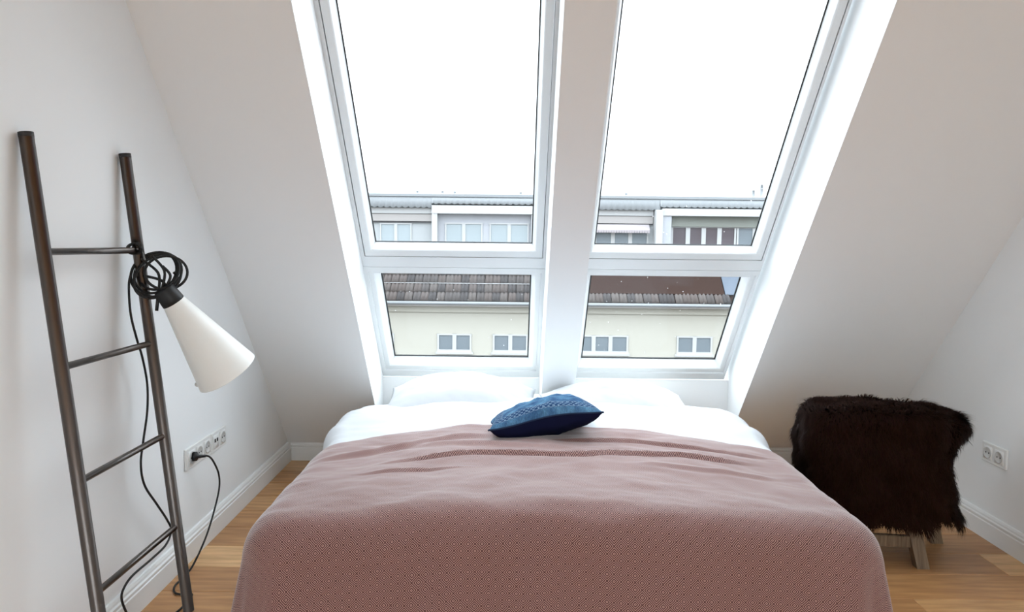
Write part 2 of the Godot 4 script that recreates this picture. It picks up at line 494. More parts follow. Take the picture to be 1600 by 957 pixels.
func build_windows() -> void:
	var D := REVEAL
	var lefts := [OPEN_L, MULLION_R]
	var rights := [MULLION_L, OPEN_R]
	var sash := [[-0.672, 0.135], [0.329, 1.136]]
	var clear := [[-0.625, 0.0855], [0.373, 1.085]]
	var side := ["left", "right"]
	for k in 2:
		# upper, opening window
		var w := base("window_%d" % (k + 1), sl((lefts[k] + rights[k]) / 2.0, 1.06, D))
		tag(w, "tall white framed roof window on the %s, showing sky above the neighbouring roof" % side[k], "window", "", "structure")
		var fp := [[0.0, 0.0, 0.0, D + 0.1], [0.0, 0.0, 0.0, D], [sash[k][0] - lefts[k] - 0.004, 0.062, 0.03, D], [sash[k][0] - lefts[k] - 0.004, 0.062, 0.03, D + 0.1]]
		put("frame", mitred(lefts[k], lefts[k] + (sash[k][1] - sash[k][0]) + 2.0 * (sash[k][0] - lefts[k]), 1.062, OPEN_T, fp), M.window_white, w)
		if k == 1:
			pass
		var x0: float = sash[k][0]
		var x1: float = sash[k][1]
		var gl: float = clear[k][0] - x0
		var gr: float = x1 - clear[k][1]
		var gs := (gl + gr) / 2.0
		var sp := [[0.0, 0.0, 0.0, D + 0.085], [0.0, 0.0, 0.0, D + 0.001], [gs * 0.58, 0.034, 0.04, D + 0.001], [gs * 0.66, 0.038, 0.044, D + 0.005], [gs - 0.003, 0.044, 0.06, D + 0.05], [gs - 0.003, 0.044, 0.06, D + 0.053]]
		put("sash", mitred(x0, x1, 1.128, OPEN_T - 0.035, sp), M.window_white, w)
		var gk := [[0.0, 0.0, 0.0, D + 0.0535], [0.0, 0.0, 0.0, D + 0.048], [0.0045, 0.003, 0.0045, D + 0.0485], [0.0045, 0.003, 0.0045, D + 0.0535]]
		put("gasket", mitred(x0 + gs - 0.0035, x1 - gs + 0.0035, 1.128 + 0.0435, OPEN_T - 0.035 - 0.0595, gk), M.gasket, w)
		var st := start()
		sbox(st, x0 + gs - 0.01, x1 - gs + 0.01, 1.165, OPEN_T - 0.085, D + 0.054, D + 0.062)
		put("pane", done(st), M.coated_glass, w)
		raindrops(w, x0 + gs, x1 - gs, 1.18, 2.2, D + 0.0622, [26, 60][k])

	for k in 2:
		# lower, fixed window
		var w := base("window_%d" % (k + 3), sl((lefts[k] + rights[k]) / 2.0, OPEN_B, D))
		tag(w, "low wide white framed window on the %s, looking onto the roof tiles and cream wall opposite" % side[k], "window", "", "structure")
		var m: float = sash[k][0] - lefts[k]
		var x0: float = lefts[k]
		var x1: float = sash[k][1] + m
		var gs: float = (clear[k][0] - x0 + x1 - clear[k][1]) / 2.0
		var fp := [[0.0, 0.0, 0.0, D + 0.1], [0.0, 0.0, 0.0, D], [m, 0.05, 0.0305, D], [m + 0.002, 0.053, 0.033, D + 0.008], [m + 0.022, 0.078, 0.045, D + 0.008], [m + 0.026, 0.083, 0.049, D + 0.012], [gs - 0.003, 0.100, 0.060, D + 0.06], [gs - 0.003, 0.100, 0.060, D + 0.063]]
		put("frame", mitred(x0, x1, OPEN_B, 1.06, fp), M.window_white, w)
		var gk := [[0.0, 0.0, 0.0, D + 0.0635], [0.0, 0.0, 0.0, D + 0.058], [0.006, 0.006, 0.002, D + 0.0585], [0.006, 0.006, 0.002, D + 0.0635]]
		put("gasket", mitred(x0 + gs - 0.0035, x1 - gs + 0.0035, OPEN_B + 0.0995, 1.06 - 0.0595, gk), M.gasket, w)
		var st := start()
		sbox(st, x0 + gs - 0.01, x1 - gs + 0.01, OPEN_B + 0.09, 1.06 - 0.05, D + 0.064, D + 0.072)
		put("pane", done(st), M.coated_glass, w)
		raindrops(w, x0 + gs, x1 - gs, OPEN_B + 0.12, 0.98, D + 0.0722, [20, 70][k])

	var st: SurfaceTool
	# two unseen roof windows, added and sized to brighten the room from behind
	for k in 2:
		var a: float = LIGHT_X[2 * k]
		var b: float = LIGHT_X[2 * k + 1]
		var r := base("window_%d" % (k + 5), back_sl((a + b) / 2.0, LIGHT_S0, REVEAL))
		tag(r, ["white framed roof window added in the opposite slope to brighten the room, farther from the chair", "white framed roof window added in the opposite slope to brighten the room, closer to the chair"][k], "window", "", "structure")
		st = start()
		for q: Array in [[a, a + 0.07, LIGHT_S0, LIGHT_S1], [b - 0.07, b, LIGHT_S0, LIGHT_S1], [a + 0.07, b - 0.07, LIGHT_S0, LIGHT_S0 + 0.09], [a + 0.07, b - 0.07, LIGHT_S1 - 0.09, LIGHT_S1]]:
			bbox(st, back_sl((q[0] + q[1]) / 2.0, (q[2] + q[3]) / 2.0, REVEAL + 0.04), Vector3(q[1] - q[0], q[3] - q[2], 0.08), 0.0, back_axes())
		put("frame", done(st), M.window_white, r)
		st = start()
		bbox(st, back_sl((a + b) / 2.0, (LIGHT_S0 + LIGHT_S1) / 2.0, REVEAL + 0.04), Vector3(b - a - 0.12, LIGHT_S1 - LIGHT_S0 - 0.16, 0.008), 0.0, back_axes())
		put("pane", done(st), M.glass, r)

func raindrops(w: Node3D, x0: float, x1: float, s0: float, s1: float, d: float, count: int) -> void:
	var st := start(false)
	for i in count:
		var r := rng.randf_range(0.0009, 0.0025)
		var at := sl(rng.randf_range(x0 + 0.02, x1 - 0.02), rng.randf_range(s0, s1), d)
		lathe(st, [Vector2(0.0001, r * 0.7), Vector2(r * 0.6, r * 0.6), Vector2(r * 0.95, r * 0.25), Vector2(r, 0.0), Vector2(0.0001, 0.0)], at, slope_axes().z, 8, false)
	put("raindrops", done(st), M.water, w).set_meta("kind", "stuff")

func build_floor() -> void:
	var root := put("floor", spanned(Vector3(WALL_L - 0.16, -0.25, KNEE_Z - 0.14), Vector3(WALL_R + 0.16, -0.02, BACK_Z + 0.16)), M.bed_wood)
	tag(root, "oak plank floor with boards running across the room", "floor", "", "structure")
	var wide := 0.187
	var z := KNEE_Z - 0.012
	var row := 0
	while z < BACK_Z:
		var x := WALL_L - 0.005 - rng.randf() * 1.2
		while x < WALL_R:
			var long := 1.0 + rng.randf() * 0.9
			var a := maxf(x, WALL_L)
			var b := minf(x + long, WALL_R)
			if b - a > 0.02:
				var z1 := minf(z + wide, BACK_Z)
				var st := start()
				var v0 := rng.randf()
				var u0 := rng.randf()
				var e := 0.0016
				var g := 0.0006
				var lo := -0.018
				var rows := [[a + g, z + g, lo], [a + g, z + g, -e], [a + g + e, z + g + e, 0.0]]
				var last := []
				for r: Array in rows:
					var ring := [Vector3(r[0], r[2], r[1]), Vector3(a + b - r[0], r[2], r[1]), Vector3(a + b - r[0], r[2], z + z1 - r[1]), Vector3(r[0], r[2], z + z1 - r[1])]
					if last:
						for k in 4:
							var m := (k + 1) % 4
							oak_quad(st, last[k], last[m], ring[m], ring[k], Vector3((a + b) / 2.0, -0.1, (z + z1) / 2.0), u0, v0)
					last = ring
				oak_quad(st, last[0], last[1], last[2], last[3], Vector3((a + b) / 2.0, -0.1, (z + z1) / 2.0), u0, v0)
				put("plank", done(st), M["oak_%d" % rng.randi_range(0, 4)], root)
			x += long
		z += wide
		row += 1

func oak_quad(st: SurfaceTool, a: Vector3, b: Vector3, c: Vector3, d: Vector3, inside: Vector3, u0: float, v0: float) -> void:
	for t: Array in [[a, b, c], [a, c, d]]:
		var p: Vector3 = t[0]
		var q: Vector3 = t[1]
		var r: Vector3 = t[2]
		if (p - r).cross(p - q).dot((p + q + r) / 3.0 - inside) < 0.0:
			var s := q
			q = r
			r = s
		for v: Vector3 in [p, q, r]:
			st.set_uv(Vector2(u0 + v.x / 1.6, v0 + v.z / 0.42))
			st.add_vertex(v)

# ---------------------------------------------------------------- bed

const BED_L := -0.65
const BED_R := 0.94
const BED_FOOT := -1.91
const BED_HEAD := -3.88

# the height of the bedding at a place on the bed
func bed_height(x: float, z: float) -> float:
	var u := (x - (BED_L + BED_R) / 2.0) / ((BED_R - BED_L) / 2.0)
	var y := 0.452 + 0.048 * (1.0 - minf(u * u, 1.4))
	y += 0.012 * bumps.get_noise_2d(x * 1.6 + 4.0, z * 1.9)
	return y

# cloth laid over the bed: (a, b) are lengths along the cloth from its middle line and from the head end
func drape(a: float, b: float, round_r: float, lift: float, flare: float) -> Vector3:
	var cx := (BED_L + BED_R) / 2.0
	var hw := (BED_R - BED_L) / 2.0 - round_r * 0.35
	var zf := BED_FOOT - round_r * 0.35
	var ex := maxf(absf(a) - hw, 0.0) * signf(a)
	var ez := maxf(b - zf, 0.0)
	var e := sqrt(ex * ex + ez * ez)
	var x := cx + clampf(a, -hw, hw)
	var z := minf(b, zf)
	var y := bed_height(x, z) + lift
	if e > 0.0:
		var dir := Vector2(ex, ez) / e
		var arc := round_r * PI / 2.0
		var out := round_r * sin(e / round_r) if e < arc else round_r + flare * (e - arc)
		var fall := round_r * (1.0 - cos(e / round_r)) if e < arc else round_r + (e - arc) * sqrt(1.0 - flare * flare)
		# the hanging cloth gathers into soft upright folds
		var along := z * 1.0 if absf(dir.x) > 0.95 else x
		if ex != 0.0 and ez != 0.0: along = x + atan2(absf(dir.x), dir.y) * 0.35
		var hang := clampf((e - arc * 0.7) / 0.3, 0.0, 1.0)
		out += hang * (0.013 * sin(along * 17.0 + 1.3 * sin(along * 5.0)) + 0.012 * bumps.get_noise_2d(along * 3.0, 7.0 + fall))
		x += dir.x * out
		z += dir.y * out
		y -= fall
	return Vector3(x, y, z)

func build_bed() -> void:
	var bed := base("bed", Vector3((BED_L + BED_R) / 2.0, 0, (BED_FOOT + BED_HEAD) / 2.0))
	tag(bed, "low double bed pushed head first under the roof windows", "bed")
	put("mattress", spanned(Vector3(BED_L + 0.05, 0.2, BED_HEAD + 0.02), Vector3(BED_R - 0.05, 0.40, BED_FOOT - 0.08), 0.05), M.mattress, bed)
	put("bed_base", spanned(Vector3(BED_L + 0.05, 0.09, BED_HEAD + 0.02), Vector3(BED_R - 0.05, 0.198, BED_FOOT - 0.08), 0.01), M.bed_wood, bed)
	for x: float in [BED_L + 0.12, BED_R - 0.12]:
		for z: float in [BED_HEAD + 0.12, BED_FOOT - 0.16]:
			put("leg", rod(Vector3(x, 0, z), Vector3(x, 0.092, z), 0.025), M.bed_wood, bed)

	# white duvet
	var rows := []
	var n := 90
	for i in n + 1:
		var b := lerpf(-3.50, BED_FOOT + 0.02, float(i) / n)
		var row := PackedVector3Array()
		for k in 111:
			var a := lerpf(-1.0, 1.0, k / 110.0)
			var p := drape(a, b, 0.10, 0.0, 0.06)
			# the end towards the pillows is rolled under
			var end := clampf((b + 3.50) / 0.35, 0.0, 1.0)
			p.y -= 0.07 * pow(1.0 - end, 2.0)
			p.x += (p.x - (BED_L + BED_R) / 2.0) * 0.055 * (1.0 - smoothstep(-2.95, -2.72, b))
			if b < -2.6: p.y += 0.012 * bumps.get_noise_2d(p.x * 3.5, p.z * 5.0) + 0.006 * sin(p.x * 9.0 + p.z * 13.0) * bumps.get_noise_2d(p.x * 2.0, 3.0)
			row.append(p)
		rows.append(row)
	var st := start(false)
	sheet(st, rows, true)
	tag(put("duvet", done(st), M.linen), "white duvet spread over the bed, its turned end bare beside the blanket", "duvet")

	# woven blanket over it
	rows = []
	var uvs := []
	var far := -2.72
	n = 190
	var nk := 230
	for i in n + 1:
		var t := float(i) / n
		var row := PackedVector3Array()
		var uv := PackedVector2Array()
		for k in nk + 1:
			var a := lerpf(-1.16, 1.16, float(k) / nk)
			var hem := far + 0.13 * pow(absf(a) / 0.78, 3.0) + 0.012 * bumps.get_noise_2d(a * 5.0, 2.0)
			if a > 0: hem += 0.02 * a
			var b := lerpf(hem, BED_FOOT + 0.40, t)
			var p := drape(a, b, 0.115, 0.014, 0.16)
			p += wrinkle(a, b)
			row.append(p)
			uv.append(Vector2(a / 0.036, b / 0.036))
		rows.append(row)
		uvs.append(uv)
	st = start(false)
	sheet(st, rows, true, uvs)
	tag(put("blanket", done(st), M.blanket_weave), "oxblood and cream blanket woven in small diamonds, covering the foot of the bed", "blanket")

	pillow("white pillow under the left roof window, its corner sticking up", -0.232, -3.385, 0.71, 0.44, 0.15, 0.388, 0.0)
	pillow("white pillow under the right roof window, lower than its neighbour", 0.493, -3.375, 0.70, 0.44, 0.14, 0.372, 0.03)

# long soft creases across the blanket
func wrinkle(a: float, b: float) -> Vector3:
	var y := 0.0
	var cx := a + (BED_L + BED_R) / 2.0
	# [z at x = 0, slope, bow, from x, to x, height, width]
	for c: Array in [[-2.36, 0.0, 0.16, -0.35, 0.75, 0.013, 0.011], [-2.56, -0.10, 0.0, 0.2, 0.85, 0.010, 0.012], [-2.60, 0.06, 0.25, -0.62, -0.1, 0.010, 0.03], [-2.23, 0.03, 0.0, -0.42, -0.18, 0.007, 0.010], [-2.46, 0.0, -0.15, -0.5, 0.1, 0.006, 0.03], [-2.28, -0.05, 0.1, 0.45, 0.85, 0.006, 0.02]]:
		var z: float = c[0] - c[1] * cx + c[2] * (cx - 0.15) * (cx - 0.15) * (1.0 if cx < 0.15 else -0.4) + 0.012 * sin(cx * 11.0)
		var fade := smoothstep(c[3] - 0.12, c[3] + 0.12, cx) * (1.0 - smoothstep(c[4] - 0.12, c[4] + 0.12, cx))
		var d: float = (b - z) / (c[6] * 0.7)
		y += c[5] * fade * (exp(-d * d) - 0.5 * exp(-(d - 1.6) * (d - 1.6)))
	y += 0.006 * bumps.get_noise_2d(cx * 3.0, b * 6.0)
	return Vector3(0, y, 0)

func pillow(label: String, x: float, z: float, w: float, d: float, thick: float, y: float, turn: float) -> void:
	var st := start(false)
	for side: float in [1.0, -1.0]:
		var rows := []
		for i in 37:
			var v := -1.0 + 2.0 * i / 36.0
			var row := PackedVector3Array()
			for k in 49:
				var u := -1.0 + 2.0 * k / 48.0
				var t := pow(maxf(1.0 - pow(absf(u), 2.1), 0.0), 0.68) * pow(maxf(1.0 - pow(absf(v), 2.2), 0.0), 0.62)
				var px := u * w / 2.0 * (1.0 - 0.05 * (1.0 - v * v))
				var pz := v * d / 2.0 * (1.0 - 0.06 * (1.0 - u * u))
				var py := t * thick * (0.95 if side > 0 else 0.35) + 0.012 * t * bumps.get_noise_2d(u * 2.2 + x * 9.0, v * 2.2 + side)
				row.append(Vector3(px, side * py, pz))
			rows.append(row)
		sheet(st, rows, side > 0)
	# a flat seam all round
	var o := put("pillow", done(st), M.linen)
	o.position = Vector3(x, y + thick * 0.36, z)
	o.rotation = Vector3(0.12, turn, 0)
	tag(o, label, "pillow", "white pillows at the head of the bed")

func build_cushion() -> void:
	var c := base("cushion", Vector3(0.118, 0.548, -2.70))
	c.basis = Basis(Vector3.UP, 0.05) * Basis(Vector3.BACK, 0.155) * Basis(Vector3.RIGHT, -0.22)
	tag(c, "small cushion with faded blue embroidered top and plain navy underside, lying on the bed", "cushion")
	var half := 0.202
	var edge := func(u: float, v: float) -> Vector3:
		return Vector3(u * half * (1.0 - 0.10 * (1.0 - v * v)), 0.008 * sin(u * 3.0 + v), v * half * (1.0 - 0.10 * (1.0 - u * u)))
	for side: float in [1.0, -1.0]:
		var rows := []
		var uvs := []
		for i in 41:
			var v := -1.0 + 2.0 * i / 40.0
			var row := PackedVector3Array()
			var uv := PackedVector2Array()
			for k in 41:
				var u := -1.0 + 2.0 * k / 40.0
				var t := pow(maxf((1.0 - u * u) * (1.0 - v * v), 0.0), 0.42)
				var p: Vector3 = edge.call(u, v)
				p.y += side * t * (0.074 if side > 0 else 0.078) * (1.0 + 0.12 * bumps.get_noise_2d(u * 1.8 + side * 5.0, v * 1.8))
				if side > 0: p.y += 0.005 * t * bumps.get_noise_2d(u * 5.0, v * 5.0)
				row.append(p)
				uv.append(Vector2((u + 1.0) / 2.0, (v + 1.0) / 2.0))
			rows.append(row)
			uvs.append(uv)
		var st := start(false)
		sheet(st, rows, side > 0, uvs)
		var o := put("top_panel" if side > 0 else "underside", done(st), M.indigo_cloth if side > 0 else M.navy_cloth, c)
		o.position = Vector3.ZERO
		if side > 0: o.set_meta("label", "faded blue top with a pale stitched border")
		else: o.set_meta("label", "plain navy underside")
	var path := PackedVector3Array()
	for i in 161:
		var q := i / 40.0
		var k := int(q) % 4
		var f := (q - int(q)) * 2.0 - 1.0
		path.append(edge.call([f, 1.0, -f, -1.0][k], [-1.0, f, 1.0, -f][k]))
	var st := start(false)
	tube(st, path, 0.0035, 6, true)
	put("seam", done(st), M.cushion_edge, c).position = Vector3.ZERO

# ---------------------------------------------------------------- ladder, lamp, sockets

func build_ladder() -> void:
	var lad := base("ladder", Vector3(-1.034, 0, -2.05))
	tag(lad, "brushed steel ladder with four rungs leaning against the left gable wall", "ladder")
	var top := Vector2(-1.187, 1.462)
	var foot := Vector2(-1.034, 0.0)
	for z: float in [-1.819, -2.278]:
		var a := Vector3(foot.x, foot.y, z)
		var b := Vector3(top.x, top.y, z)
		var dir := (b - a).normalized()
		put("rail", rod(a + dir * 0.004, b - dir * 0.012, 0.0168, 28), M.steel, lad)
		put("end_cap", rod(b - dir * 0.014, b - dir * 0.002, 0.0172, 28), M.steel_cap, lad)
	for y: float in [0.292, 0.587, 0.881, 1.17]:
		var x := lerpf(foot.x, top.x, y / top.y)
		put("rung", rod(Vector3(x, y, -1.819), Vector3(x, y - 0.004, -2.278), 0.0092, 20), M.steel, lad)

func build_lamp() -> void:
	var cap_at := Vector3(-1.052, 1.018, -2.262)
	var rim_at := Vector3(-0.923, 0.772, -2.36)
	var axis := (rim_at - cap_at).normalized()
	var long := (rim_at - cap_at).length()
	var lamp := base("cone_lamp", cap_at)
	tag(lamp, "white cone lamp hanging by its coiled black cord from the top rung of the ladder", "lamp")
	var st := start(false)
	lathe(st, [Vector2(0.031, 0.0), Vector2(0.034, 0.012), Vector2(0.0995, long), Vector2(0.1, long + 0.001), Vector2(0.0985, long + 0.002), Vector2(0.0325, 0.013), Vector2(0.029, 0.002)], cap_at, axis, 48, false)
	put("shade", done(st), M.shade_white, lamp)
	st = start(false)
	lathe(st, [Vector2(0.001, -0.040), Vector2(0.026, -0.040), Vector2(0.031, -0.036), Vector2(0.0345, 0.0), Vector2(0.0352, 0.012), Vector2(0.033, 0.014), Vector2(0.001, 0.012)], cap_at, axis, 32, false)
	put("cap", done(st), M.black_plastic, lamp)
	# a hook on the rim
	var side := axis.cross(Vector3(0, 0, -1)).normalized()
	st = start(false)
	var hook_at := rim_at + Vector3(-0.085, -0.035, 0.03)
	lathe(st, [Vector2(0.001, -0.006), Vector2(0.007, -0.005), Vector2(0.008, 0.0), Vector2(0.007, 0.005), Vector2(0.001, 0.006)], hook_at, Vector3(0.3, 0, 1).normalized(), 12, false)
	put("hook", done(st), M.socket_grey, lamp)
	# tongue of the cap pointing back along the shade
	put("clip", rod(cap_at + Vector3(-0.036, -0.035, 0.02), cap_at + Vector3(-0.028, 0.02, 0.022), 0.005, 10), M.black_plastic, lamp)

	# the coiled cord, looped round the rail under the top rung
	st = start(false)
	var loops := []
	for k in 5:
		var o: float = [0.0, 0.006, -0.004, 0.012, 0.003][k]
		var cx: float = [-1.105, -1.100, -1.098, -1.092, -1.07][k]
		var cy: float = [1.098, 1.093, 1.103, 1.088, 1.098][k]
		var rx: float = [0.062, 0.070, 0.066, 0.058, 0.052][k]
		var ry: float = [0.062, 0.066, 0.056, 0.070, 0.05][k]
		var tilt: float = [0.3, 0.5, 0.15, 0.6, 0.9][k]
		var ring := PackedVector3Array()
		for i in 41:
			var a := TAU * i / 40.0
			var p := Vector2(cos(a) * rx, sin(a) * ry).rotated(-tilt)
			ring.append(Vector3(cx + p.x, cy + p.y, -2.278 + 0.024 * cos(a + tilt + 1.1) * 1.4 + o))
		tube(st, ring, 0.0042, 8, true)
	for k in 5:
		# strands gathered into the cap
		var from: Vector3 = [Vector3(-1.14, 1.14, -2.262), Vector3(-1.10, 1.15, -2.25), Vector3(-1.07, 1.12, -2.25), Vector3(-1.13, 1.09, -2.25), Vector3(-1.045, 1.10, -2.27)][k]
		tube(st, smooth_path([from, from.lerp(cap_at, 0.5) + Vector3(0.012, 0.02, 0.012 - 0.006 * k), cap_at - axis * 0.034 + Vector3(0.008 * (k - 2), 0, 0)]), 0.0042, 8)
	# tie round the rung's end
	for k in 3:
		var ring := PackedVector3Array()
		for i in 25:
			var a := TAU * i / 24.0
			ring.append(Vector3(-1.157 + 0.021 * cos(a) + 0.004 * k, 1.172 + 0.016 * sin(a), -2.258 + 0.008 * sin(a * 2.0 + k) + 0.005 * k))
		tube(st, ring, 0.004, 8, true)
	# the part that hangs down the wall to the floor, loops back and runs up to the socket
	var hang := [Vector3(-1.16, 1.10, -2.24), Vector3(-1.165, 1.06, -2.232), Vector3(-1.165, 0.974, -2.236), Vector3(-1.165, 0.896, -2.265), Vector3(-1.165, 0.826, -2.298), Vector3(-1.165, 0.737, -2.322), Vector3(-1.165, 0.651, -2.316), Vector3(-1.165, 0.564, -2.285), Vector3(-1.165, 0.493, -2.264), Vector3(-1.165, 0.418, -2.283), Vector3(-1.165, 0.33, -2.356), Vector3(-1.165, 0.249, -2.424), Vector3(-1.165, 0.2, -2.451), Vector3(-1.165, 0.167, -2.409), Vector3(-1.165, 0.162, -2.307), Vector3(-1.165, 0.163, -2.189), Vector3(-1.165, 0.147, -2.136), Vector3(-1.165, 0.121, -2.123), Vector3(-1.165, 0.069, -2.145), Vector3(-1.155, 0.02, -2.16), Vector3(-1.12, 0.005, -2.18), Vector3(-1.07, 0.005, -2.26), Vector3(-1.068, 0.005, -2.379)]
	hang += [Vector3(-1.099, 0.005, -2.384), Vector3(-1.132, 0.005, -2.395), Vector3(-1.155, 0.005, -2.442), Vector3(-1.155, 0.005, -2.513), Vector3(-1.155, 0.012, -2.586), Vector3(-1.14, 0.076, -2.657), Vector3(-1.14, 0.137, -2.734), Vector3(-1.14, 0.219, -2.802), Vector3(-1.14, 0.281, -2.806), Vector3(-1.14, 0.347, -2.76), Vector3(-1.145, 0.380, -2.725), Vector3(-1.165, 0.384, -2.712)]
	tube(st, smooth_path(hang, 8), 0.0036, 8)
	put("cord", done(st), M.black_cord, lamp)
	st = start(false)
	lathe(st, [Vector2(0.001, 0.045), Vector2(0.005, 0.045), Vector2(0.007, 0.020), Vector2(0.017, 0.014), Vector2(0.018, 0.0), Vector2(0.001, 0.0)], Vector3(-1.196, 0.383, -2.708), Vector3(0.98, 0, -0.2).normalized(), 20, true)
	put("plug", done(st), M.black_plastic, lamp)

# a row of sockets on a wall; out = +1 on the left wall, -1 on the right
func socket_row(called: String, label: String, wall: float, out: float, z0: float, y0: float, count: int, kinds: Array) -> void:
	var o := base(called, Vector3(wall, y0, z0))
	tag(o, label, "socket")
	var wide := 0.071 * (count - 1) + 0.081
	var axes := Basis(Vector3(0, 0, -1), Vector3.UP, Vector3(out, 0, 0))
	put("frame", box(Vector3(wall + out * 0.0048, y0 + 0.0405, z0 - wide / 2.0), Vector3(wide, 0.081, 0.0096), 0.0025, axes), M.socket_white, o)
	for k in count:
		var c := Vector3(wall + out * 0.0096, y0 + 0.0405, z0 - 0.0405 - 0.071 * k)
		var n := Vector3(out, 0, 0)
		var st := start(false)
		if kinds[k] == "socket":
			bbox(st, c + n * 0.0012, Vector3(0.0555, 0.0555, 0.0024), 0.001, axes)
			var insert := put("insert", done(st), M.socket_white, o)
			st = start(false)
			lathe(st, [Vector2(0.0235, 0.0024), Vector2(0.0235, 0.0045), Vector2(0.0205, 0.0045), Vector2(0.0195, 0.0028), Vector2(0.0005, 0.0028)], c, n, 32, out > 0)
			put("cup", done(st), M.socket_grey, insert)
			for s: float in [-1.0, 1.0]:
				put("pin_hole", rod(c + n * 0.001 + Vector3(0, 0, s * 0.0095), c + n * 0.0036 + Vector3(0, 0, s * 0.0095), 0.0032, 12), M.socket_hole, insert)
		else:
			bbox(st, c + n * 0.0014, Vector3(0.0555, 0.0555, 0.0028), 0.001, axes)
			var insert := put("insert", done(st), M.socket_white, o)
			for s: float in [-1.0, 1.0]:
				put("port", box(c + n * 0.0028 + Vector3(0, 0.006, s * 0.011), Vector3(0.012, 0.014, 0.002), 0.0, axes), M.socket_hole, insert)

func build_sockets() -> void:
	socket_row("triple_socket", "white three-gang wall socket with the black lamp plug in it", WALL_L, 1.0, -2.657, 0.342, 3, ["socket", "socket", "socket"])
	socket_row("double_socket", "white two-gang wall plate beside the three-gang socket behind the ladder", WALL_L, 1.0, -2.884, 0.340, 2, ["port", "socket"])
	socket_row("double_socket", "white double wall socket low on the wall by the fur-covered chair", WALL_R, -1.0, -2.856, 0.316, 2, ["socket", "socket"])

# ---------------------------------------------------------------- chair and hide

